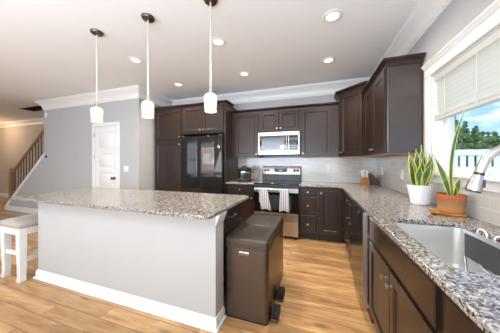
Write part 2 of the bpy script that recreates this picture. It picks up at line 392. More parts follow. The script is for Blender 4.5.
# stair: stringer trim, steps
b = MB(); ns = 8
poly = [(-8.90, 0)]
for k in range(ns):
    poly += [(-8.88+.225*k, .19*(k+1)), (-8.88+.225*(k+1), .19*(k+1))]
poly += [(-8.88+.225*ns, 0)]
b.prism(poly, -.849, .19, 'y'); struct(b.build('floor_stair_steps', M['rail_wood'], smooth=False))
b = MB(); b.prism([(-8.97, 0), (-8.90, 0), (-8.90, .06), (-7.29, 1.42), (-7.29, 1.50), (-8.97, .10)], -.985, -.835, 'y')
struct(b.build('trim_3', M['trim'], bev=.004))
sr = thing('stair_railing', 'brown wooden stair handrail with dark balusters rising to the grey wall', 'railing', (-8.75, -.91, 0))
MB().tube([(-8.80, -.91, .98), (-7.292, -.91, 2.17)], .033, 10).build('handrail', M['rail_wood'], sr)
b = MB(); b.box(-8.845, -8.755, -.955, -.865, .16, 1.0); b.box(-8.855, -8.745, -.965, -.855, 1.0, 1.025); b.lathe([(.03, 1.025), (.055, 1.06), (.05, 1.10), (.02, 1.13)], (-8.80, -.91, 0), seg=14)
b.build('newel_post', M['rail_wood'], sr, bev=.004)
bal = None
for k in range(11):
    x = -8.64+.125*k
    zb = .105+(x+8.97)*.835; zt = .98+(x+8.80)*.789
    if bal is None or True:
        MB().box(x-.011, x+.011, -.921, -.899, zb-.02, zt-.01).build('baluster', M['baluster'], sr)

# closet door in the left wall
d1 = MB(); DX0, DX1 = -5.515, -4.865; DY = -.97
rings = [(0, 0), (0, .012)]
b = MB(); b.box(DX0+.002, DX1-.002, DY-.010, DY-.0005, .01, 2.03)
d1 = struct(b.build('door_1', M['trim'], smooth=False))
F0 = Vector((DX0+.002, DY-.010, .01))
# stiles and rails in relief around four recessed panels
b = MB(); W = DX1-DX0-.004; st = .105
zs = [.01, .22, .66, .755, 1.06, 1.155, 1.46, 1.555, 1.92, 2.03]
y0, y1 = DY-.022, DY-.0101
b.box(DX0+.002, DX0+.002+st, y0, y1, .01, 2.03); b.box(DX1-.002-st, DX1-.002, y0, y1, .01, 2.03)
for a, c in ((zs[0], zs[1]), (zs[2], zs[3]), (zs[4], zs[5]), (zs[6], zs[7]), (zs[8], zs[9])): b.box(DX0+.002+st, DX1-.002-st, y0, y1, a, c)
b.build('door_frame', M['trim'], d1, bev=.006)
b = MB()
for a, c in ((zs[1], zs[2]), (zs[3], zs[4]), (zs[5], zs[6]), (zs[7], zs[8])):
    b.panel((Vector((DX0+.002+st+.03, DY-.0101, a+.03)), X, Z, -Y), W-2*st-.06, c-a-.06, [(0, 0), (.012, .008)])
b.build('door_panel', M['trim'], d1)
cp = [(0, 0), (.012, 0), (.02, .02), (.02, .07), (.012, .078), (0, .08)]
b = MB(); b.box(DX0-.075, DX0, DY-.028, DY-.0005, 0, 2.035).box(DX1, DX1+.075, DY-.028, DY-.0005, 0, 2.035).box(DX0-.075, DX1+.075, DY-.028, DY-.0005, 2.035, 2.11)
b.build('casing', M['trim'], d1, bev=.008)
for z in (.35, 1.40, 1.86): MB().cyl((DX0+.002, DY-.034, z-.04), (DX0+.002, DY-.034, z+.04), .008, seg=8).build('hinge', M['nickel'], d1)
b = MB(); b.lathe([(.03, .0), (.03, .006), (.012, .01), (.012, .035), (.028, .045), (.03, .06), (.02, .072)], (DX1-.065, DY-.022, .955), -Y, 16)
b.build('handle', M['bronze'], d1)

# light switch and little wall things
def plate(name, label, cat, c, u, n, kind, group=None, w=.07, h=.115):
    t = thing(name, label, cat, c, group); c = Vector(c)
    b = MB(); O = c-u*w/2-Z*h/2
    b.panel((O, u, Z, n), w, h, [(0, 0), (0, .003), (.004, .006)]); b.build('cover_plate', M['white_plastic'], t)
    k = 2 if w > .1 else 1
    for i in range(k):
        cc = c+u*((i-(k-1)/2)*.046)
        if kind == 'switch':
            b = MB(); b.panel((cc-u*.016-Z*.033+n*.006, u, Z, n), .032, .066, [(0, 0), (0, .003), (.003, .005)]); b.build('rocker', M['white_plastic'], t)
        else:
            for s in (-1, 1):
                b = MB(); b.panel((cc-u*.017+Z*(s*.02-.014)+n*.006, u, Z, n), .034, .028, [(0, 0), (0, .002), (.004, .004)]); b.build('socket', M['white_plastic'], t)
                b = MB()
                for q in (-.007, .007): b.panel((cc+u*(q-.0015)+Z*(s*.02-.005)+n*.0101, u, Z, n), .003, .011, [(0, 0), (0, .0006)])
                b.build('slots', M['black'], t)
    return t
plate('light_switch', 'white double rocker switch on grey wall beside the white closet door', 'light switch', (-4.635, -.9705, 1.15), X, -Y, 'switch', w=.116)
plate('wall_outlet', 'white outlet on the tiled back wall to the right of the range', 'outlet', (-.777, -.0085, 1.185), X, -Y, 'outlet')
plate('wall_outlet', 'white outlet on side wall tile under the wall cabinets', 'outlet', (-.0085, -.345, 1.143), -Y, -X, 'outlet')
plate('wall_outlet', 'white outlet on side wall tile behind the snake plant', 'outlet', (-.0085, -1.11, 1.135), -Y, -X, 'outlet')
b = MB(); b.box(-7.20, -7.14, -1.0, -.971, 2.37, 2.47); o = b.build('motion_sensor', M['white_plastic'], bev=.008); tag(o, 'small white alarm sensor high on grey wall beside the stair opening', 'sensor')
b = MB(); b.box(-7.215, -7.165, -.99, -.9705, 1.39, 1.45); o = b.build('wall_sensor', M['black'], bev=.006); tag(o, 'tiny black box on grey wall at the top of the stair trim', 'sensor')

# ================================================================== window over the sink
wb = MB(); y0, y1, z0, z1 = -3.57, -1.75, 1.19, 2.07
wb.box(.0, .14, y0, y0+.012, z0, z1).box(0, .14, y1-.012, y1, z0, z1).box(0, .14, y0+.012, y1-.012, z1-.012, z1).box(0, .14, y0+.012, y1-.012, z0, z0+.012)
wn = struct(wb.build('window_1', M['trim'], smooth=False))
b = MB(); cw = .092
b.box(-.02, -.0005, y1, y1+cw, z0, z1).box(-.02, -.0005, y0-cw, y0, z0, z1).box(-.022, -.0005, y0-cw, y1+cw, z1, z1+.085)
b.build('casing', M['trim'], wn, bev=.006)
MB().sweep([(-.0005, y1+cw), (-.0005, y0-cw)], [(0, z1+.085), (.024, z1+.085), (.03, z1+.10), (.045, z1+.112), (.045, z1+.124), (0, z1+.124)], 1).build('head_cap', M['trim'], wn)
MB().box(-.05, .10, y0-cw-.02, y1+cw+.02, z0-.022, z0-.0005).build('sill', M['trim'], wn, bev=.006)
MB().box(-.018, -.0005, y0-cw, y1+cw, z0-.085, z0-.0225).build('apron', M['trim'], wn, bev=.004)
b = MB(); ya, yb, za, zb = y0+.012, y1-.012, z0+.012, z1-.012
xs0, xs1 = .07, .125
for (p0, p1) in ((ya, (ya+yb)/2), ((ya+yb)/2, yb)):
    fw = .062
    b.box(xs0, xs1, p0, p0+fw, za, zb).box(xs0, xs1, p1-fw, p1, za, zb).box(xs0, xs1, p0+fw, p1-fw, za, za+.04).box(xs0, xs1, p0+fw, p1-fw, zb-.05, zb)
b.build('sash', M['trim'], wn, bev=.003)
MB().box(.097, .101, ya+.05, yb-.05, za+.03, zb-.04).build('glass_pane', M['glass'], wn, smooth=False)
# blind
bl = thing('window_blind', 'ivory slatted blind half lowered in the window over the sink', 'blind', (.03, -2.66, 2.05))
MB().box(.004, .058, ya+.006, yb-.006, 2.005, zb-.001).build('head_rail', M['ivory'], bl, bev=.003)
b = MB(); nsl = 8; zt, zl = 1.985, 1.735
for k in range(nsl):
    z = zt-(zt-zl)*k/(nsl-1)
    A = math.radians(-60); dx, dz = .025*math.cos(A), .025*math.sin(A)
    pts = []
    for q in (-1, -.5, 0, .5, 1): pts.append((.031+dx*q+.003*(1-q*q), z+dz*q))
    ring = [(x_, z_) for x_, z_ in pts]+[(x_+.0022, z_-.0012) for x_, z_ in reversed(pts)]
    b.prism([(x_, z_) for x_, z_ in ring], ya+.01, yb-.01, 'y')
b.build('slat', M['ivory'], bl)
b = MB()
for k in range(5): b.box(.006, .056, ya+.01, yb-.01, 1.676+.005*k, 1.6785+.005*k)
b.build('stacked_slats', M['ivory'], bl)
MB().box(.005, .057, ya+.01, yb-.01, 1.655, 1.674).build('bottom_rail', M['ivory'], bl, bev=.004)
for yy in (-1.93, -2.28, -2.66, -3.04, -3.40): MB().box(.0015, .003, yy-.004, yy+.004, 1.66, 2.01).build('ladder_tape', M['ivory'], bl)

# ================================================================== cabinets
def knob(parent, c, n):
    c = Vector(c); b = MB(); b.lathe([(.006, 0), (.006, .012), (.009, .016), (.015, .020), (.0155, .026), (.010, .030)], c, n, 14)
    return b.build('knob', M['nickel'], parent)
def shaker(parent, F, w, h, name='door', kn=None, rail=.058):
    b = MB(); b.panel(F, w, h, [(0, 0), (0, .017), (.003, .020), (rail-.004, .020), (rail, .017), (rail+.006, .017), (rail+.014, .010), (rail+.016, .010)])
    o = b.build(name, M['cab'], parent, ang=25)
    if kn:
        for k in kn: knob(o, F[0]+F[1]*k[0]+F[2]*k[1]+F[3]*.020, F[3])
    return o
def slab(parent, F, w, h, kn=None, name='drawer'):
    b = MB(); b.panel(F, w, h, [(0, 0), (0, .015), (.007, .020), (.012, .020), (.014, .0185), (.016, .0185)])
    o = b.build(name, M['cab'], parent, ang=25)
    if kn:
        for k in kn: knob(o, F[0]+F[1]*k[0]+F[2]*k[1]+F[3]*.0185, F[3])
    return o
def cab_crown(parent, path, z0, z1, p=.05):
    h = z1-z0
    prof = [(0, z0), (.010, z0), (.012, z0+h*.15)]+[(.012+(p-.02)*(k/5)**1.6, z0+h*(.2+.5*k/5)) for k in range(6)]+[(p, z0+h*.75), (p, z1), (0, z1)]
    return MB().sweep(path, prof, 1).build('cornice', M['cab'], parent, ang=30)
G = .001
# ---- tall pantry
PX0, FX0, FX1 = -4.25, -3.565, -2.605
t = thing('pantry_cabinet', 'tall dark brown pantry cabinet left of the fridge', 'cabinet', ((PX0+FX0)/2, -.3, 0))
b = MB(); b.box(PX0, FX0-G, -.61, -G, .1, 2.40); b.box(PX0, FX0-G, -.54, -G, 0, .1); b.build('body', M['cab'], t)
wP = FX0-G-PX0-.05
for a, c, kz in ((.115, 1.705, 1.705-.115-.06), (1.735, 2.36, .06)):
    shaker(t, (Vector((PX0+.025, -.6101, a)), X, Z, -Y), wP, c-a, kn=[(wP-.028, kz)])
cab_crown(t, [(PX0, -.61), (FX0-G, -.61)], 2.365, 2.43)
# ---- over-fridge cabinet
t = thing('overfridge_cabinet', 'dark brown two-door cabinet above the black fridge', 'cabinet', ((FX0+FX1)/2, -.3, 1.84))
MB().box(FX0, FX1, -.61, -G, 1.84, 2.40).build('body', M['cab'], t)
wd = (FX1-FX0-.07)/2
shaker(t, (Vector((FX0+.02, -.6101, 1.865)), X, Z, -Y), wd, .495, kn=[(wd-.028, .045)])
shaker(t, (Vector((FX0+.024+wd, -.6101, 1.865)), X, Z, -Y), wd, .495, kn=[(.028, .045)])
cab_crown(t, [(FX0, -.61), (FX1, -.61), (FX1, -.335)], 2.365, 2.43)
o = MB().box(FX1-.022, FX1, -.62, -G, 0, 1.8395).build('end_panel', M['cab']); tag(o, 'tall dark brown side panel on the right of the fridge', 'cabinet panel')
# ---- back wall cabinets
def upper(name, label, x0, x1, z0, z1, doors, top, kn_side, fl=0, fr=0):
    t = thing(name, label, 'cabinet', ((x0+x1)/2, -.16, z0), None)
    MB().box(x0, x1, -.31, -.009, z0+.004, z1).build('body', M['cab'], t)
    MB().box(x0+.002, x1-.002, -.308, -.011, z0, z0+.004).build('underside', M['maple'], t)
    x0 += fl; x1 -= fr; n = doors; g = .022; wd = (x1-x0-2*g-(n-1)*.012)/n
    for i in range(n):
        s = kn_side if n == 1 else (1 if i == 0 else -1)
        kx = wd-.028 if s > 0 else .028
        shaker(t, (Vector((x0+g+i*(wd+.012), -.3101, z0+.018)), X, Z, -Y), wd, z1-z0-.05, kn=[(kx, .05)])
    return t
t1 = upper('wall_cabinet', 'dark brown single-door wall cabinet between fridge and microwave', FX1+.0005, -2.041, 1.372, 2.26, 1, 2.3, 1, fl=.05)
cab_crown(t1, [(FX1+.0005, -.31), (-2.041, -.31)], 2.235, 2.30, .055)
t2 = upper('wall_cabinet', 'short dark brown two-door wall cabinet above the microwave', -2.0405, -1.2795, 1.84, 2.26, 2, 2.3, 1)
cab_crown(t2, [(-2.0405, -.31), (-1.2795, -.31)], 2.235, 2.30, .055)
t3 = upper('wall_cabinet', 'dark brown single-door wall cabinet right of the microwave', -1.279, -.642, 1.372, 2.26, 1, 2.3, -1, fr=.10)
cab_crown(t3, [(-1.279, -.31), (-.642, -.31)], 2.235, 2.30, .055)
# ---- diagonal corner cabinet
t = thing('corner_wall_cabinet', 'taller diagonal dark brown cabinet in the corner of the two tiled walls', 'cabinet', (-.25, -.25, 1.372))
cpoly = [(-.009, -.009), (-.64, -.009), (-.64, -.31), (-.31, -.64), (-.009, -.64)]
MB().prism(cpoly, 1.376, 2.43).build('body', M['cab'], t)
MB().prism([(-.012, -.012), (-.637, -.012), (-.637, -.308), (-.308, -.637), (-.012, -.637)], 1.372, 1.376).build('underside', M['maple'], t)
dv = Vector((.33, -.33, 0)).normalized(); nv = Vector((-1, -1, 0)).normalized(); dw = .33*math.sqrt(2)
F = (Vector((-.64, -.31, 1.395))+dv*.035+nv*.0001, dv, Z, nv)
shaker(t, F, dw-.07, .995, kn=[(.03, .05)])
cab_crown(t, [(-.64, -.009), (-.64, -.31), (-.31, -.64), (-.009, -.64)], 2.40, 2.475, .055)
# ---- side wall cabinet
t = thing('side_wall_cabinet', 'dark two-door wall cabinet with plain end panel beside the window', 'cabinet', (-.16, -1.12, 1.372))
MB().box(-.31, -.009, -1.6, -.6405, 1.376, 2.30).build('body', M['cab'], t)
MB().box(-.308, -.011, -1.598, -.643, 1.372, 1.376).build('underside', M['maple'], t)
MB().panel((Vector((-.31, -1.6001, 1.376)), X, Z, -Y), .300, .90, [(0, 0), (0, .004), (.003, .006), (.018, .006), (.022, .003)]).build('end_panel', M['cab_end'], t)
wd = (.96-.05-.012)/2
shaker(t, (Vector((-.3101, -.6605, 1.39)), -Y, Z, -X), wd, .87, kn=[(wd-.028, .05)])
shaker(t, (Vector((-.3101, -.6605-wd-.012, 1.39)), -Y, Z, -X), wd, .87, kn=[(.028, .05)])
cab_crown(t, [(-.31, -.6405), (-.31, -1.606), (-.009, -1.606)], 2.265, 2.335, .055)
# ---- base cabinets along the back wall
CT0, CT1 = .884, .914
def base_body(t, x0, x1):
    b = MB(); b.prism([(-G-.001, 0), (-.52, 0), (-.52, .1), (-.59, .1), (-.59, CT0-G), (-G-.001, CT0-G)], x0, x1, 'x'); return b.build('body', M['cab'], t, smooth=False)
t = thing('base_cabinet', 'dark base cabinet with one drawer under the pressure cooker', 'cabinet', (-2.33, -.3, 0)); base_body(t, FX1+.001, -2.047)
wd = -2.047-FX1-.04
slab(t, (Vector((FX1+.02, -.5901, .715)), X, Z, -Y), wd, .145, [(wd/2, .0725)])
shaker(t, (Vector((FX1+.02, -.5901, .115)), X, Z, -Y), wd, .585, kn=[(wd-.03, .53)])
t = thing('base_cabinet', 'dark base cabinet with three drawers right of the range', 'cabinet', (-1.13, -.3, 0)); base_body(t, -1.276, -.986)
for a, c in ((.735, .855), (.435, .715), (.125, .415)): slab(t, (Vector((-1.262, -.5901, a)), X, Z, -Y), .255, c-a, [(.1275, (c-a)/2)])
t = thing('base_cabinet', 'dark blind corner base cabinet with one door right of the drawers', 'cabinet', (-.8, -.3, 0)); base_body(t, -.985, -.002)
shaker(t, (Vector((-.958, -.5901, .125)), X, Z, -Y), .322, .725, kn=[(.03, .665)])
# ---- base cabinets along the side wall (faces towards -x)
def side_body(t, y0, y1, basin=False):
    b = MB()
    if basin:
        b.prism([(-.59, .1), (-.57, .1), (-.57, CT0-G), (-.59, CT0-G)], y0, y1, 'y') if False else b.box(-.59, -.57, y0, y1, .1, CT0-G)
        b.box(-.57, -.002, y0, y0+.018, .1, CT0-G).box(-.57, -.002, y1-.018, y1, .1, CT0-G).box(-.57, -.002, y0+.018, y1-.018, .1, .118).box(-.52, -.002, y0, y1, 0, .1)
    else:
        b.prism([(-.002, 0), (-.52, 0), (-.52, .1), (-.59, .1), (-.59, CT0-G), (-.002, CT0-G)], y0, y1, 'y')
    return b.build('body', M['cab'], t, smooth=False)
t = thing('base_cabinet', 'dark three-drawer base cabinet beside the dishwasher', 'cabinet', (-.3, -1.1, 0)); side_body(t, -1.568, -.612)
for a, c in ((.715, .855), (.43, .695), (.125, .41)): slab(t, (Vector((-.5901, -1.02, a)), -Y, Z, -X), .53, c-a, [(.13, (c-a)/2), (.40, (c-a)/2)])
shaker(t, (Vector((-.5901, -.66, .125)), -Y, Z, -X), .34, .73, 'door')
t = thing('sink_cabinet', 'dark sink base cabinet with two doors under the sink', 'cabinet', (-.3, -2.67, 0)); side_body(t, -3.16, -2.195, True)
slab(t, (Vector((-.5901, -2.225, .69)), -Y, Z, -X), .905, .165, None, 'false_front')
shaker(t, (Vector((-.5901, -2.225, .125)), -Y, Z, -X), .447, .545, kn=[(.405, .475)])
shaker(t, (Vector((-.5901, -2.680, .125)), -Y, Z, -X), .447, .545, kn=[(.042, .475)])
t = thing('base_cabinet', 'dark base cabinet nearest the camera, beyond the sink cabinet', 'cabinet', (-.3, -3.6, 0)); side_body(t, -4.09, -3.161)
slab(t, (Vector((-.5901, -3.18, .69)), -Y, Z, -X), .89, .165, [(.445, .08)])
shaker(t, (Vector((-.5901, -3.18, .125)), -Y, Z, -X), .44, .545, kn=[(.4, .5)]); shaker(t, (Vector((-.5901, -3.63, .125)), -Y, Z, -X), .44, .545, kn=[(.04, .5)])

# ---- worktops
SX0, SX1, SY0, SY1 = -.555, -.165, -3.13, -2.455
hole = rrect(SX0, SX1, SY0, SY1, .05, 8)
b = MB(); b.prism([(-1.2765, -.635), (-1.2765, -.0085), (-.0085, -.0085), (-.0085, -4.1), (-.635, -4.1), (-.635, -.70), (-.70, -.635)], CT0, CT1, holes=[hole])
o = b.build('countertop', M['granite'], bev=.005); tag(o, 'long speckled granite worktop with the sink cut into it', 'countertop')
b = MB(); b.box(FX1+.001, -2.0445, -.635, -.0085, CT0, CT1); o = b.build('countertop', M['granite'], bev=.005); tag(o, 'small granite worktop under the pressure cooker beside the range', 'countertop')

# ---- undermount sink
t = thing('kitchen_sink', 'stainless steel undermount sink in the granite worktop', 'sink', (-.355, -2.81, .64))
b = MB(); zr, zf = CT0-.0005, .645
outer = rrect(SX0-.02, SX1+.02, SY0-.02, SY1+.02, .065, 8); inner = rrect(SX0+.001, SX1-.001, SY0+.001, SY1-.001, .05, 8)
b1 = rrect(SX0+.012, SX1-.012, SY0+.012, SY1-.012, .05, 8); b2 = rrect(SX0+.03, SX1-.03, SY0+.03, SY1-.03, .045, 8)
rings = [[(x, y, zr-.003) for x, y in outer], [(x, y, zr) for x, y in outer], [(x, y, zr) for x, y in inner], [(x, y, zf+.03) for x, y in b1], [(x, y, zf+.008) for x, y in rrect(SX0+.018, SX1-.018, SY0+.018, SY1-.018, .05, 8)], [(x, y, zf) for x, y in b2]]
out2 = [[(x, y, zf-.003) for x, y in b2], [(x, y, zf+.027) for x, y in rrect(SX0+.009, SX1-.009, SY0+.009, SY1-.009, .072, 8)], [(x, y, zr-.003) for x, y in rrect(SX0-.002, SX1+.002, SY0-.002, SY1+.002, .077, 8)]]
b.loft(rings, False, True); b.build('basin', M['sinksteel'], t, ang=50)
b = MB(); b.lathe([(.045, zf+.0005), (.045, zf+.004), (.035, zf+.004), (.03, zf+.001)], (-.355, -2.86, 0), seg=20); b.build('drain', M['chrome'], t)
# dish rack standing in the sink
t = thing('dish_rack', 'dark dish rack with bright wire rim standing in the sink', 'dish rack', (-.24, -2.78, .646))
b = MB(); b.box(-.206, -.200, -3.0, -2.545, .752, .884); b.build('side_panel', M['darkgrey'], t, bev=.002)
b = MB(); b.box(-.212, -.194, -3.0, -2.543, .8845, .906); b.tube([(-.203, -2.543, .75), (-.203, -2.543, .886)], .004, 8); b.tube([(-.203, -3.0, .886), (-.203, -3.0, .646)], .004, 8)
b.build('rim', M['chrome'], t, bev=.004)
for yy in (-2.645, -2.755, -2.87):
    MB().tube([(-.19, yy+.032*math.cos(a), .907+.026*math.sin(a)) for a in (PI*k/10 for k in range(11))], .004, 8).build('wire_loop', M['white_plastic'], t)
b = MB(); b.tube([(-.203, -2.548, .646), (-.203, -2.548, .748), (-.314, -2.760, .748), (-.314, -2.760, .646)], .006, 8); b.build('wire_frame', M['chrome'], t)
b = MB(); b.tube([(-.310, -2.770, .746), (-.229, -2.806, .746), (-.212, -2.80, .746), (-.206, -2.77, .750)], .010, 8); b.build('foot_bar', M['darkgrey'], t)
b = MB(); b.tube([(-.229, -2.80, .752), (-.215, -2.705, .752), (-.206, -2.66, .756)], .005, 8); b.build('wire_strut', M['chrome'], t)

# ---- faucet
t = thing('kitchen_faucet', 'brushed nickel pull-down faucet arching over the sink', 'faucet', (-.08, -2.78, CT1))
MB().lathe([(.03, CT1+.0005), (.03, CT1+.008), (.024, CT1+.012), (.022, CT1+.10), (.019, CT1+.12)], (-.08, -2.78, 0), seg=20).build('base', M['nickel'], t)
pts = [(-.08, -2.78, CT1+.10), (-.08, -2.78, 1.26)]
key = [(-.080, 1.30), (-.088, 1.335), (-.108, 1.358), (-.137, 1.367), (-.170, 1.360), (-.202, 1.342), (-.230, 1.322), (-.251, 1.297), (-.265, 1.263), (-.274, 1.232)]
pts += [(x_, -2.78+.01*i/9, z_) for i, (x_, z_) in enumerate(key)]
MB().tube(pts, .0178, 16).build('spout', M['nickel'], t)
e = Vector(pts[-1]); dvv = (Vector(pts[-1])-Vector(pts[-2])).normalized(); dvv = Vector((-.27, 0, -1)).normalized()
MB().tube([e, e+dvv*.012], .0183, 16).build('collar', M['black'], t)
MB().tube([e+dvv*.0121, e+dvv*.025, e+dvv*.075, e+dvv*.088], [.0185, .0205, .0295, .0295], 20).build('spray_head', M['nickel'], t)
MB().tube([e+dvv*.0881, e+dvv*.094], [.0265, .0255], 20).build('nozzle', M['black'], t)
MB().tube([e+dvv*.035+Vector((.016, -.014, 0)), e+dvv*.07+Vector((.020, -.020, 0))], .007, 8).build('spray_button', M['black'], t)
MB().tube([(-.08, -2.80, 1.0), (-.08, -2.85, 1.01), (-.085, -2.92, 1.05)], [.012, .009, .007], 10).build('lever', M['nickel'], t)

# ================================================================== appliances
# ---- fridge
t = thing('refrigerator', 'black stainless french-door fridge between the brown cabinets', 'refrigerator', (-3.09, -.35, 0))
fx0, fx1 = -3.548, -2.640; fm = -3.155
MB().box(fx0+.01, fx1-.01, -.62, -.02, .02, 1.765).build('body', M['darkgrey'], t, bev=.004)
def fdoor(name, x0, x1, z0, z1):
    b = MB(); b.prism(rrect(x0, x1, -.70, -.625, .022, 5, (0, 0, 1, 1)), z0, z1); return b.build(name, M['blacksteel'], t, bev=.003)
fdoor('door', fx0, fm-.002, .80, 1.775); fd = fdoor('door', fm+.002, fx1, .80, 1.775)
b = MB(); b.panel((Vector((fm+.085, -.7001, 1.12)), X, Z, -Y), .27, .44, [(0, 0), (0, .002), (.004, .003)]); b.build('glass_panel', M['tint'], fd)
fdoor('freezer_drawer', fx0, fx1, .42, .79); fdoor('freezer_drawer', fx0, fx1, .06, .41)
MB().box(fx0+.02, fx1-.02, -.66, -.6, .02, .058).build('kick_grille', M['black'], t)
for xx in (fx0+.05, fx1-.05): MB().box(xx-.03, xx+.03, -.68, -.56, 1.7755, 1.80).build('hinge_cover', M['darkgrey'], t, bev=.004)
# ---- range
rx0, rx1 = -2.0405, -1.2795
t = thing('range', 'stainless steel electric range with black oven door on the back wall', 'range', (-1.66, -.33, 0))
MB().box(rx0, rx1, -.635, -.012, .03, .905).build('body', M['black'], t)
b = MB(); b.prism(rrect(rx0, rx1, -.665, -.085, .012, 3), .9055, .922); ck = b.build('cooktop', M['blackglass'], t, bev=.003)
for (cx, cy, r) in ((-1.86, -.50, .105), (-1.46, -.50, .085), (-1.86, -.23, .08), (-1.46, -.23, .105)):
    b = MB(); b.lathe([(r, .9221), (r, .9224), (r-.006, .9224), (r-.006, .9221)], (cx, cy, 0), seg=32, cap0=False, cap1=False); b.build('burner_ring', M['glassgrey'], ck)
b = MB(); b.box(rx0+.004, rx1-.004, -.664, -.636, .43, .845); od = b.build('oven_door', M['blackglass'], t, bev=.004)
b = MB(); b.box(rx0+.004, rx1-.004, -.666, -.636, .8455, .9045); b.build('vent_trim', M['black'], t, bev=.003)
b = MB(); b.box(rx0+.002, rx1-.002, -.668, -.664, .775, .845); b.build('door_top_trim', M['steel_warm'], od)
b = MB(); b.box(rx0+.11, rx1-.11, -.6655, -.6641, .48, .72); b.build('oven_window', M['glassgrey'], od)
b = MB(); b.tube([(rx0+.035, -.715, .825), (rx1-.035, -.715, .825)], .0135, 14)
for xx in (rx0+.06, rx1-.06): b.tube([(xx, -.668, .825), (xx, -.715, .825)], .010, 10)
b.build('handle', M['steel_warm'], od)
b = MB(); b.box(rx0+.004, rx1-.004, -.664, -.636, .285, .426); b.build('lower_trim', M['steel_warm'], t, bev=.003)
b = MB(); b.box(rx0+.004, rx1-.004, -.664, -.636, .05, .278); b.build('storage_drawer', M['steel_warm'], t, bev=.004)
for xx in (rx0+.05, rx1-.05):
    for yy in (-.6, -.06): MB().cyl((xx, yy, .0005), (xx, yy, .03), .015, seg=10).build('foot', M['black'], t)
b = MB(); b.prism([(-.085, .922), (-.012, .922), (-.012, 1.20), (-.055, 1.20), (-.085, 1.03)], rx0, rx1, 'x'); bg_ = b.build('backguard', M['black'], t, bev=.004)
# sloped control fascia
fn = Vector((0, -.17, .03)).normalized(); fu = Vector((0, .03, .17)).normalized()
F = (Vector((rx0+.012, -.0835, 1.045))+fn*.001, X, fu, fn)
b = MB(); b.panel(F, rx1-rx0-.024, .148, [(0, 0), (0, .004), (.004, .006)]); fas = b.build('control_panel', M['steel_warm'], t)
b = MB(); b.panel((F[0]+X*.235+fu*.04+fn*.0062, X, fu, fn), .25, .075, [(0, 0), (0, .001)]); b.build('display', M['display'], fas)
b = MB()
for k, dx in enumerate((.0, .014, .034, .048)): b.panel((F[0]+X*(.33+dx)+fu*.068+fn*.0073, X, fu, fn), .008, .018, [(0, 0), (0, .0004)])
b.build('clock_digits', M['digit'], fas)
for dx in (.05, .11, .627, .687):
    b = MB(); b.lathe([(.024, 0), (.024, .006), (.019, .010), (.017, .028), (.012, .030)], F[0]+X*dx+fu*.075+fn*.0062, fn, 18); b.build('knob', M['black'], fas)
# towels hung over the oven handle
def towel(label, x0, x1, drop, seed, skew):
    rnd = random.Random(seed)
    t = thing('dish_towel', label, 'towel', ((x0+x1)/2, -.715, .825))
    nx, rows = 18, []
    path = [(-.698, .60)]+[(-.698, .70), (-.698, .80)]+[(-.715+.0165*math.cos(a), .827+.0165*math.sin(a)) for a in (PI*k/6 for k in range(7))]+[(-.7335, .80)]
    n2 = 10
    for k in range(1, n2+1): path.append((-.735-.004*k/n2, .80-drop*k/n2))
    b = MB(); ph = rnd.random()*6; grid = []
    for j, (yy, zz) in enumerate(path):
        f = max(0, (.82-zz)/.3) if j > 9 else 0; row = []
        for i in range(nx+1):
            u = i/nx; pin = 1-.12*f if f else 1
            x = (x0+x1)/2+(u-.5)*(x1-x0)*(.9+.12*f)+skew*f*.06
            wv = (.010*f*math.sin(u*13+ph)+.005*f*math.sin(u*27+ph*2))
            z = zz-(abs(u-.45)*.05*f if f else 0)*(1 if skew >= 0 else -1)
            row.append(b.bm.verts.new((x, yy-abs(wv)-.002*f, z)))
        grid.append(row)
    for r0, r1 in zip(grid, grid[1:]):
        for i in range(nx): b.face([r0[i], r0[i+1], r1[i+1], r1[i]])
    o = b.build('cloth', M['towel'], t, ang=180)
    s = o.modifiers.new('thick', 'SOLIDIFY'); s.thickness = .004; s.offset = 0
    return t
towel('rumpled striped towel hanging lower on the left of the oven handle', -1.94, -1.775, .30, 3, 1)
towel('neatly folded striped towel on the right half of the oven handle', -1.575, -1.42, .31, 8, 0)
# ---- microwave
t = thing('microwave', 'stainless over-the-range microwave under the short cabinet', 'microwave', (-1.66, -.2, 1.405))
mz0, mz1 = 1.408, 1.8385
MB().box(rx0+.001, rx1-.001, -.36, -.0095, mz0+.012, mz1).build('body', M['black'], t)
MB().box(rx0+.001, rx1-.001, -.385, -.03, mz0, mz0+.0115).build('vent_underside', M['black'], t)
b = MB(); b.box(rx0+.001, rx1-.001, -.40, -.361, mz0+.014, mz1-.002); fc = b.build('front_frame', M['steel_warm'], t, bev=.004)
b = MB(); b.panel((Vector((rx0+.03, -.4001, mz0+.085)), X, Z, -Y), .535, .275, [(0, 0), (0, .006), (.01, .008)]); dr = b.build('door', M['blackglass'], t)
b = MB(); b.panel((Vector((rx0+.075, -.4082, mz0+.125)), X, Z, -Y), .42, .195, [(0, 0), (0, .0015)]); b.build('door_window', M['mwglass'], dr)
b = MB(); b.tube([(rx0+.535, -.43, mz0+.09), (rx0+.535, -.43, mz0+.36)], .010, 12)
for z in (mz0+.11, mz0+.34): b.tube([(rx0+.535, -.408, z), (rx0+.535, -.43, z)], .008, 8)
b.build('handle', M['steel_warm'], dr)
b = MB(); b.panel((Vector((rx0+.572, -.4001, mz0+.085)), X, Z, -Y), .165, .275, [(0, 0), (0, .004), (.004, .005)]); kp = b.build('control_panel', M['blackglass'], t)
b = MB(); b.panel((Vector((rx0+.592, -.4052, mz0+.315)), X, Z, -Y), .125, .03, [(0, 0), (0, .001)]); b.build('display', M['display'], kp)
b = MB()
for i in range(3):
    for j in range(5): b.panel((Vector((rx0+.592+.044*i, -.4052, mz0+.10+.04*j)), X, Z, -Y), .034, .026, [(0, 0), (0, .001), (.003, .0015)])
b.build('button', M['darkgrey'], kp)
b = MB(); b.lathe([(.011, 0), (.011, .0015)], (-1.66, -.4001, mz1-.03), -Y, 16); b.build('badge', M['black'], fc)
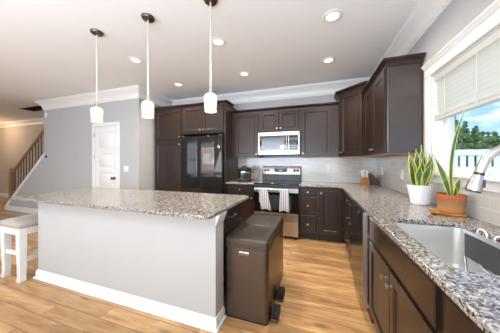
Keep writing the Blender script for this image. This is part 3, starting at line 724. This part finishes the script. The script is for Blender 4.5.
# ---- dishwasher
t = thing('dishwasher', 'dark steel dishwasher between the drawers and the sink cabinet', 'dishwasher', (-.3, -1.88, 0))
MB().box(-.585, -.01, -2.19, -1.5725, .0005, .882).build('tub', M['black'], t)
MB().box(-.645, -.5855, -2.188, -1.575, .115, .80).build('door', M['dwsteel'], t, bev=.004)
cpn = MB().box(-.645, -.5855, -2.188, -1.575, .8005, .878).build('control_panel', M['dwsteel'], t, bev=.004)
MB().box(-.648, -.5856, -2.193, -2.1885, .115, .878).build('side_trim', M['steel'], t)
MB().box(-.6465, -.6451, -2.04, -1.98, .835, .85).build('status_panel', M['nickel'], t)
MB().box(-.55, -.5, -2.188, -1.575, .005, .112).build('toe_kick', M['black'], t) if False else None

# ---- pressure cooker
t = thing('pressure_cooker', 'steel electric pressure cooker with black lid on the small worktop', 'pressure cooker', (-2.32, -.36, CT1)); c = (-2.32, -.36, CT1)
MB().lathe([(.13, .0005), (.14, .008), (.14, .04), (.128, .045)], c, seg=28).build('base', M['black'], t)
MB().lathe([(.128, .0455), (.130, .05), (.130, .195), (.126, .20)], c, seg=28).build('body', M['steel'], t)
MB().lathe([(.138, .2005), (.142, .208), (.142, .225), (.13, .24), (.11, .262), (.06, .278), (.0, .281)], c, seg=28).build('lid', M['black'], t)
b = MB(); b.box(c[0]-.045, c[0]+.045, c[1]-.015, c[1]+.015, CT1+.282, CT1+.302); b.box(c[0]-.03, c[0]+.03, c[1]-.012, c[1]+.012, CT1+.276, CT1+.282); b.build('lid_handle', M['black'], t, bev=.006)
for s in (-1, 1): MB().box(c[0]+s*.155-.024, c[0]+s*.155+.024, c[1]-.04, c[1]+.04, CT1+.165, CT1+.192).build('side_handle', M['black'], t, bev=.006)
b = MB(); ang = math.radians(-68); d = Vector((math.cos(ang), math.sin(ang), 0)); u = Vector((-d.y, d.x, 0))
b.panel((Vector(c)+d*.131-u*.05+Z*.055, u, Z, d), .10, .12, [(0, -.02), (0, .004), (.006, .007)]); b.build('control_panel', M['black'], t)
b = MB(); b.tube([(c[0]+.13, c[1]+.06, CT1+.03), (c[0]+.19, c[1]+.09, CT1+.02), (c[0]+.235, c[1]+.12, CT1+.07), (c[0]+.25, c[1]+.2, CT1+.15), (c[0]+.21, c[1]+.27, CT1+.22), (c[0]+.17, c[1]+.345, CT1+.24)], .004, 8); b.build('power_cord', M['black'], t)

# ================================================================== island
ix0, ix1, iy0, iy1 = -3.945, -1.735, -2.635, -2.50
t = thing('kitchen_island', 'island with grey panelled front and dark cabinets under the granite top', 'kitchen island', (-2.84, -2.3, 0))
MB().box(ix0, ix1, iy0, iy1, 0, .8835).build('knee_wall', M['island'], t, smooth=False)
MB().sweep([(ix0, iy1), (ix0, iy0), (ix1, iy0), (ix1, iy1)], SH, 1).build('baseboard', M['trim'], t)
b = MB(); b.sweep([(ix1, iy0), (ix1, iy1)], [(0, .80), (.006, .80), (.010, .815), (.022, .845), (.030, .86), (.030, .8835), (0, .8835)], 1); b.build('cap_trim', M['trim'], t)
b = MB(); b.box(ix0+.03, -1.80, iy1+.0005, -1.95, .1, .8835).box(ix0+.03, -1.86, iy1+.0005, -2.02, 0, .0995); bd = b.build('cabinet_body', M['cab'], t, smooth=False)
F = (Vector((-1.7999, -2.475, .68)), Y, Z, X)
dd = slab(t, F, .50, .175)
b = MB(); b.tube([F[0]+Y*a+Z*.0875+X*dx for a, dx in ((.19, .019), (.19, .045), (.31, .045), (.31, .019))], .005, 8); b.build('pull', M['nickel'], dd)
shaker(t, (Vector((-1.7999, -2.475, .12)), Y, Z, X), .50, .54, kn=[(.46, .48)])
for k in range(4):
    xx = -1.84-.515*k
    shaker(t, (Vector((xx, -1.9499, .12)), -X, Z, Y), .49, .54, kn=[(.45, .48)]); slab(t, (Vector((xx, -1.9499, .68)), -X, Z, Y), .49, .175, [(.245, .0875)])
b = MB(); b.prism(rrect(-4.10, -1.70, -2.80, -1.905, .05, 6), CT0, CT1); o = b.build('island_countertop', M['granite'], bev=.006); tag(o, 'speckled granite slab on top of the island', 'countertop')

# ---- dual trash can beside the island
tx0, tx1, ty0, ty1, th = -1.73, -1.358, -2.49, -1.715, .662
t = thing('trash_can', 'bronze steel double step-on trash can against the island end', 'trash can', ((tx0+tx1)/2, (ty0+ty1)/2, 0))
MB().prism(rrect(tx0, tx1, ty0, ty1, .035, 6), .018, .582).build('body', M['bronze_steel'], t, bev=.003)
MB().prism(rrect(tx0+.006, tx1-.006, ty0+.006, ty1-.006, .03, 6), .0005, .0175).build('base', M['black'], t)
MB().prism(rrect(tx0-.004, tx1+.004, ty0-.004, ty1+.004, .037, 6), .5825, .619).build('rim_band', M['bronze_dark'], t, bev=.003)
tm = (ty0+ty1)/2
for a, c in ((ty0, tm-.002), (tm+.002, ty1)):
    b = MB(); pr = rrect(tx0, tx1, a, c, .03, 6); ins = rrect(tx0+.012, tx1-.012, a+.012, c-.012, .025, 6); i2 = rrect(tx0+.045, tx1-.045, a+.04, c-.04, .02, 6); i3 = rrect(tx0+.055, tx1-.055, a+.05, c-.05, .018, 6)
    b.loft([[(x, y, .6195) for x, y in pr], [(x, y, .648) for x, y in pr], [(x, y, th) for x, y in ins], [(x, y, th) for x, y in i2], [(x, y, th-.004) for x, y in i3]]); b.build('lid', M['bronze_steel'], t, ang=40)
b = MB(); b.panel((Vector((-1.60, ty0-.0001, .532)), X, Z, -Y), .085, .026, [(0, 0), (0, .004), (.004, .006)]); pl = b.build('badge', M['steel'], t)
b = MB(); b.panel((Vector((-1.593, ty0-.0062, .539)), X, Z, -Y), .07, .012, [(0, 0), (0, .0006)]); b.build('badge_inset', M['bronze'], pl)
for yy in (-2.36, -2.11):
    b = MB(); b.tube([(tx1-.001, yy, .045), (tx1+.03, yy, .04)], .011, 8)
    b.prism(rrect(yy-.075, yy+.045, .012, .085, .02, 5), tx1+.012, tx1+.036, 'x'); b.prism(rrect(yy-.075, yy+.045, .012, .085, .02, 5), tx1+.040, tx1+.068, 'x')
    pd = b.build('pedal', M['black_rubber'], t, bev=.003)
    MB().box(tx1+.014, tx1+.066, yy-.0795, yy-.0755, .014, .03).build('pedal_cap', M['bronze'], pd, bev=.002)

# ---- bar stool
sx0, sx1, sy0, sy1 = -4.35, -3.985, -2.77, -2.36
t = thing('bar_stool', 'white wooden stool with grey cushion at the end of the island', 'stool', ((sx0+sx1)/2, (sy0+sy1)/2, 0))
def leg(cx, cy, ox, oy):
    b = MB(); rr = []
    for z, q, s in ((.0005, .030, 0.0), (.05, .027, .004), (.16, .029, .006), (.36, .033, .003), (.575, .033, 0)):
        rr.append([(cx+a*q-ox*s, cy+bb*q-oy*s, z) for a, bb in ((-1, -1), (1, -1), (1, 1), (-1, 1))])
    b.loft(rr); b.build('leg', M['white_wood'], t, bev=.004)
for cx, ox in ((sx0+.033, -1), (sx1-.033, 1)):
    for cy, oy in ((sy0+.033, -1), (sy1-.033, 1)): leg(cx, cy, ox, oy)
b = MB(); b.box(sx0+.066, sx1-.066, sy0+.008, sy0+.03, .50, .574).box(sx0+.066, sx1-.066, sy1-.03, sy1-.008, .50, .574).box(sx0+.008, sx0+.03, sy0+.066, sy1-.066, .50, .574).box(sx1-.03, sx1-.008, sy0+.066, sy1-.066, .50, .574)
b.build('apron', M['white_wood'], t)
for (a, z) in ((sx0+.033, .20), (sx1-.033, .20)): MB().box(a-.011, a+.011, sy0+.058, sy1-.058, z, z+.045).build('stretcher', M['white_wood'], t)
for (a, z) in ((sy0+.033, .27), (sy1-.033, .27)): MB().box(sx0+.058, sx1-.058, a-.011, a+.011, z, z+.045).build('stretcher', M['white_wood'], t)
b = MB(); n = 10; rings = []
base = lambda k, z: [(x, y, z) for x, y in rrect(sx0-.012+k, sx1+.012-k, sy0-.012+k, sy1+.012-k, .04, 5)]
b.loft([base(.012, .5755), base(0, .585), base(-.002, .61), base(.01, .632), base(.05, .645), base(.12, .652)]); b.build('seat_cushion', M['linen'], t, ang=60)
MB().prism(rrect(sx0-.008, sx1+.008, sy0-.008, sy1+.008, .03, 5), .574, .5755).build('seat_board', M['white_wood'], t) if False else None

# ================================================================== plants
def leaf_blade(name, base, tip, width, parent, lean_n, twist=0, mid=None, prof=None):
    base, tip = Vector(base), Vector(tip); n = 12
    mid = Vector(mid) if mid else (base+tip)/2
    b = MB(); rows = []
    ln = Vector(lean_n).normalized()
    for i in range(n+1):
        s = i/n; p = base*(1-s)**2+mid*2*s*(1-s)+tip*s*s
        tg = (mid-base)*(1-s)*2+(tip-mid)*2*s; tg.normalize()
        side = tg.cross(ln).normalized(); side = Matrix.Rotation(twist*s, 3, tg) @ side; nn = side.cross(tg)
        wv = width*(.55+.45*smoothstep(0, .35, s))*(1-smoothstep(.55, 1.0, s)*.97)
        row = []
        for q, cup in ((-1, .20), (-.72, .10), (0, 0), (.72, .10), (1, .20)): row.append((p+side*(wv*q/2)+nn*(cup*wv*.6)))
        rows.append(row)
    V = [[b.bm.verts.new(p) for p in r] for r in rows]
    for r0, r1 in zip(V, V[1:]):
        for i in range(4):
            b.mi = 1 if i in (0, 3) else 0; b.face([r0[i], r0[i+1], r1[i+1], r1[i]])
    o = b.build('leaf', [M['leaf'], M['leaf_edge']], parent, ang=180)
    s = o.modifiers.new('thick', 'SOLIDIFY'); s.thickness = .003; s.offset = 0
    return o
px_, py_ = -.135, -1.862
t = thing('potted_snake_plant', 'bushy snake plant in a white pot on the worktop', 'potted plant', (px_, py_, CT1))
b = MB(); prof = [(.0, .0006), (.062, .0006), (.068, .006), (.080, .09), (.094, .166), (.094, .170), (.088, .170), (.082, .15), (.0, .15)]
b.lathe(prof, (px_, py_, CT1), seg=32); b.build('pot', M['pot_white'], t, ang=30)
MB().lathe([(.081, .1505), (.075, .156), (.0, .158)], (px_, py_, CT1), seg=20).build('soil', M['soil'], t)
zb = CT1+.155; rt = Vector((math.cos(.3202), math.sin(.3202), 0)); fwd = Vector((-math.sin(.3202), math.cos(.3202), 0)); pc = Vector((px_, py_, zb))
# (sideways base, sideways tip, height, width, towards camera at the tip, turn of the blade)
for (sb, stp, h, wd, fr_, tw) in ((-.045, -.115, .21, .056, .03, .5), (-.03, -.085, .235, .060, -.02, -.4), (-.02, -.025, .20, .070, .06, .25), (0, -.02, .255, .068, -.02, -.3), (.02, .035, .285, .072, -.03, .3), (.025, .065, .215, .074, .05, -.35), (.04, .095, .24, .060, -.01, .4), (.0, .03, .165, .066, .08, .2), (-.025, -.06, .15, .056, .08, -.3)):
    base = pc+rt*sb+fwd*(-.02 if fr_ > .04 else .01)
    h *= 1.30; wd *= 1.12; tip = pc+rt*stp-fwd*fr_+Z*h
    if tip.x > -.02: tip.x = -.02
    mid = pc+rt*(sb*.6+stp*.55)-fwd*fr_*.3+Z*h*.5
    leaf_blade('leaf', base, tip, wd, t, -fwd, tw, mid)
ox_, oy_ = -.100, -2.215
pb = CT1+.016
t = thing('potted_snake_plant', 'tall thin snake plant in a banded terracotta pot beside the faucet', 'potted plant', (ox_, oy_, pb))
b = MB(); b.lathe([(0, .0006), (.066, .0006), (.069, .004), (.073, .06), (.075, .098), (.0785, .10), (.079, .128), (.073, .128), (.071, .105), (0, .105)], (ox_, oy_, pb), seg=32); b.build('pot', M['terracotta'], t, ang=30)
MB().lathe([(.0705, .1055), (.06, .112), (0, .113)], (ox_, oy_, pb), seg=20).build('soil', M['soil'], t)
pc = Vector((ox_, oy_, pb+.11))
leaf_blade('leaf', pc+rt*-.005, pc+rt*-.125+Z*.295-fwd*.0, .052, t, -fwd, .2, pc+rt*-.045+Z*.13)
leaf_blade('leaf', pc+rt*.01, pc+rt*.105+Z*.665-fwd*.02, .034, t, -fwd, .4, pc+rt*-.055+Z*.33-fwd*.01)
leaf_blade('leaf', pc+rt*.02-fwd*.01, pc+rt*.035+Z*.14-fwd*.03, .042, t, -fwd, -.4, pc+rt*.04+Z*.07)
leaf_blade('leaf', pc+rt*.005-fwd*.02, pc+rt*-.008+Z*.085-fwd*.04, .035, t, -fwd, .3)
# amber saucer with a leaf-shaped lip
b = MB(); ring = []
n = 40; prof = [(0.55, .0006), (.93, .004), (1.0, .016), (.97, .017), (.88, .009)]
rings = []
for f, h in prof:
    r = []
    for k in range(n):
        a = 2*PI*k/n; rr = .084
        da = (a-math.radians(192)+PI) % (2*PI)-PI
        rr += .062*math.exp(-(da/.5)**2)+.004*math.sin(5*a)
        hh = h+(.022*math.exp(-(da/.35)**2) if f > .9 else 0)
        r.append((ox_+rr*f*math.cos(a), oy_+rr*f*math.sin(a), CT1+hh))
    rings.append(r)
b.loft(rings, True, True); o = b.build('saucer', M['amber'], ang=50); tag(o, 'amber glazed saucer with a pointed lip under the terracotta pot', 'saucer')

# ================================================================== knife block and utensil holder in the corner
bx, by = -.245, -.27
t = thing('utensil_box', 'square orange wood box of white-handled tools in the counter corner', 'utensil holder', (bx, by, CT1), rotz=.32)
b = MB(); ww, hh_ = .044, .118
b.loft([[(a*ww, c_*ww, z) for a, c_ in ((-1, -1), (1, -1), (1, 1), (-1, 1))] for z in (.0006, hh_)], True, False)
b.loft([[(a*(ww-.009), c_*(ww-.009), z) for a, c_ in ((-1, -1), (1, -1), (1, 1), (-1, 1))] for z in (hh_, .012)], False, True)
b2 = []
b.build('box', M['block'], t, smooth=False, local=True)
proto = None
Rz = Matrix.Rotation(.32, 4, 'Z')
tools = ((-.022, -.018, -.22, .12, .17), (.022, -.016, .20, .11, .15), (-.020, .018, -.2, -.12, .21), (.0, .002, .0, .02, .24), (.022, .018, .2, -.13, .19))
for k, (ax_, ay_, tx_, ty_, hgt) in enumerate(tools):
    loc = Vector((bx, by, CT1))+Rz @ Vector((ax_, ay_, .0125))
    if proto is None:
        proto = thing('utensil', 'white-handled kitchen tool standing in the orange wood box', 'utensil', loc, 'white-handled tools in the wood box')
        b = MB(); b.tube([(0, 0, .0), (0, 0, .10)], .003, 8); b.build('shaft', M['steel'], proto, local=True)
        b = MB(); b.tube([(0, 0, .1001), (0, 0, .115), (0, 0, .17), (0, 0, .205), (0, 0, .215)], [.007, .012, .013, .016, .008], 12, .75); b.build('grip', M['white_plastic'], proto, local=True)
        oo = proto
    else:
        oo = copy_tree(proto); oo.location = loc
    oo.rotation_euler = (-ty_*.6, tx_*.6, .3*k); oo.scale = (1, 1, .75+hgt*1.5)
t = thing('knife_block', 'dark leaning wooden knife block beside the orange wood box', 'knife block', (-.112, -.235, CT1), rotz=.05)
b = MB(); b.prism([(.055, .0006), (.085, .02), (-.01, .165), (-.06, .135), (-.03, .0006)], -.045, .045, 'y'); b.build('block', M['block_dark'], t, bev=.003, local=True)
for (q, dy_) in ((.25, -.02), (.25, .02), (.7, 0)):
    p = Vector((-.06, dy_, .135)).lerp(Vector((-.01, dy_, .165)), q); dd_ = Vector((-.095, 0, .145)).normalized()
    b = MB(); b.tube([p+dd_*.0005, p+dd_*.04], .007, 8, .6); b.build('knife_handle', M['black'], t, local=True)
b = MB(); b.prism(rrect(-.115, -.028, -.37, -.285, .012, 4), CT1+.0006, CT1+.012); o = b.build('phone', M['black'], bev=.002); tag(o, 'flat black tablet-like slab lying beside the knife block', 'device')

# ================================================================== lamps
# recessed cans
proto = None
cans = [(-3.45, -1.81, 'recessed ceiling light second nearest the left pendant, front row'), ]
canspec = [((-3.45, -1.81), 'lit recessed ceiling light between the left and middle pendant rods'), ((-3.46, -.87), 'lit recessed ceiling light above the dark pantry cabinet'), ((-2.13, -1.83), 'lit recessed ceiling light just right of the rightmost pendant rod'),
           ((-2.13, -.90), 'small lit recessed ceiling light above the range'), ((-.85, -1.85), 'largest lit recessed ceiling light, nearest the window side'), ((-.84, -.94), 'lit recessed ceiling light above the corner wall cabinet'),
           ((-3.45, -4.9), 'added unseen recessed fill light of the dining area towards the hall'), ((-.9, -5.2), 'added unseen recessed fill light of the dining area by the side wall'), ((-6.2, -3.6), 'added unseen recessed fill light of the living area'), ]  # dining and living lights are unseen, added to fill the interior
for (cx, cy), lab in canspec:
    if proto is None:
        proto = thing('recessed_light', lab, 'ceiling light', (cx, cy, CH), 'recessed lights in the kitchen ceiling')
        b = MB(); b.lathe([(.098, -.0006), (.098, -.004), (.090, -.007), (.060, -.006), (.056, -.0012)], (0, 0, 0), seg=32, cap0=False, cap1=False); b.build('trim_ring', M['trim'], proto, local=True)
        b = MB(); b.lathe([(.058, -.0008), (.056, -.004), (0, -.005)], (0, 0, 0), seg=32); b.build('lens', M['lens'], proto, local=True)
        l = light('can_lamp', 'AREA', (0, 0, -.02), (0, 0, 0), CAN_W, (1, .91, .80), shape='DISK', size=.13, spread=math.radians(150)); l.parent = proto
    else:
        oo = copy_tree(proto); oo.location = (cx, cy, CH); oo['label'] = lab
# pendants
proto = None
for cx, lab in ((-3.335, 'leftmost lit glass pendant over the island, before the closet door'), (-2.61, 'middle lit glass pendant over the island, before the grey wall corner'), (-1.90, 'rightmost lit glass pendant over the island, before the fridge')):
    if proto is None:
        proto = thing('pendant_light', lab, 'pendant light', (cx, -2.42, CH), 'glass pendants over the island')
        MB().lathe([(.062, -.0006), (.062, -.008), (.055, -.022), (.02, -.03), (.012, -.034)], (0, 0, 0), seg=28).build('canopy', M['bronze'], proto, local=True)
        MB().cyl((0, 0, -.034), (0, 0, -.835), .0085, seg=10).build('rod', M['rod'], proto, local=True)
        MB().lathe([(.010, -.775), (.013, -.78), (.013, -.838), (.016, -.842), (.016, -.848)], (0, 0, 0), seg=14).build('socket', M['nickel'], proto, local=True)
        MB().lathe([(.017, -.842), (.040, -.850), (.054, -.864), (.058, -.882), (.052, -1.005), (.047, -1.005), (.052, -.882), (.038, -.86), (.017, -.848)], (0, 0, 0), seg=32, cap0=False, cap1=False).build('shade', M['shade'], proto, local=True)
        b = MB(); b.lathe([(.012, -.849), (.016, -.87), (.030, -.91), (.028, -.935), (.0, -.95)], (0, 0, 0), seg=16); b.build('bulb', M['lens'], proto, local=True)
        l = light('pendant_lamp', 'POINT', (0, 0, -1.02), (0, 0, 0), PEND_W, (1, .80, .55), shadow_soft_size=.04); l.parent = proto
    else:
        oo = copy_tree(proto); oo.location = (cx, -2.42, CH); oo['label'] = lab
# hall lamp outside the view
t = thing('hall_light', 'small ceiling lamp in the stair hall', 'ceiling light', (-11.6, -.7, CH))
MB().lathe([(.12, -.0006), (.12, -.03), (.11, -.06), (.04, -.10), (0, -.105)], (0, 0, 0), seg=24).build('globe', M['lens'], t, local=True)
l = light('hall_lamp', 'POINT', (0, 0, -.2), (0, 0, 0), 35, (1, .68, .38), shadow_soft_size=.08); l.parent = t

# ================================================================== outside
struct(MB().box(.2, 40, -25, 45, -.55, -.5).build('ground_lawn', M['grass'], smooth=False))
struct(MB().box(-30, 40, -9.5, -9.4, -.5, 4.5).build('ground_neighbour_siding', M['siding'], smooth=False)) if False else None
struct(MB().box(.3, 5.5, -8, 3.6, -.499, -.44).build('ground_bounce_slab', M['bounce_slab'], smooth=False))  # unseen slab added below the sill to bounce sunlight onto the blind
FY = 4.5
t = thing('vinyl_fence', 'white vinyl fence with slotted top outside the window', 'fence', (5, FY, -.5))
b = MB(); x0, x1 = .6, 14.0
b.box(x0, x1, FY-.02, FY+.02, -.45, 1.06).box(x0, x1, FY-.04, FY+.04, 1.06, 1.13)
b.build('solid_panel', M['vinyl'], t, smooth=False)
MB().box(x0, x1, FY-.045, FY+.045, 1.50, 1.70).build('top_rail', M['vinyl'], t, bev=.008)
b = MB(); x = x0
while x < x1: b.box(x, x+.142, FY-.015, FY+.015, 1.13, 1.50); x += .21
b.build('picket', M['vinyl'], t, smooth=False)
x = x0
while x < x1+.1:
    b = MB(); b.box(x-.06, x+.06, FY-.06, FY+.06, -.5, 1.72); b.lathe([(.09, 1.72), (.09, 1.75), (0, 1.80)], (x, FY, 0), seg=4); b.build('post', M['vinyl'], t); x += 2.44
# trees beyond the fence
def crown_mesh(seed, R, H):
    rnd = random.Random(seed); b = MB()
    blobs = []
    for k in range(34):
        a = rnd.random()*2*PI; z = rnd.random(); rr = R*(1-.8*z)*math.sqrt(rnd.random()); blobs.append((Vector((rr*math.cos(a), rr*math.sin(a), .25*H+z*.72*H)), R*(.50-.30*z)))
    for c, r in blobs:
        for k in range(120):
            d = Vector((rnd.gauss(0, 1), rnd.gauss(0, 1), rnd.gauss(0, 1))).normalized()*r*(rnd.random()**.35); p = c+d
            s = .045+.05*rnd.random(); u = Vector((rnd.gauss(0, 1), rnd.gauss(0, 1), rnd.gauss(0, 1))).normalized(); v = u.orthogonal().normalized()
            b.face([b.bm.verts.new(p+u*s), b.bm.verts.new(p+v*s*.6), b.bm.verts.new(p-u*s), b.bm.verts.new(p-v*s*.6)])
    return b
protos = []
for s, (R, H) in enumerate(((.64, 4.7), (.62, 5.3), (.64, 4.2))):
    t = thing('tree', 'green leafy tree in the row behind the white fence', 'tree', (4+2*s, 8.5, -.5), 'trees behind the fence')
    crown_mesh(s+11, R, H).build('crown', M['foliage'], t, smooth=False, local=True)
    b = MB(); b.tube([(0, 0, .0), (.03, 0, H*.4), (0, .02, H*.8)], [.12, .09, .03], 8); b.build('trunk', M['bark'], t, local=True)
    protos.append(t)
k = 0; rnd = random.Random(4)
for row in range(6):
    for i in range(9):
        x = 6.0+1.70*i+rnd.uniform(-.03, .03)+row*1.27; y = 13.2+row*1.7+rnd.uniform(-.1, .1)
        s = rnd.uniform(.85, .98)*(1+.015*row)
        if k < 3: oo = protos[k]
        else: oo = copy_tree(protos[k % 3])
        oo.location = (x, y, -.5); oo.scale = (s, s, s); oo.rotation_euler = (0, 0, rnd.random()*6)
        k += 1
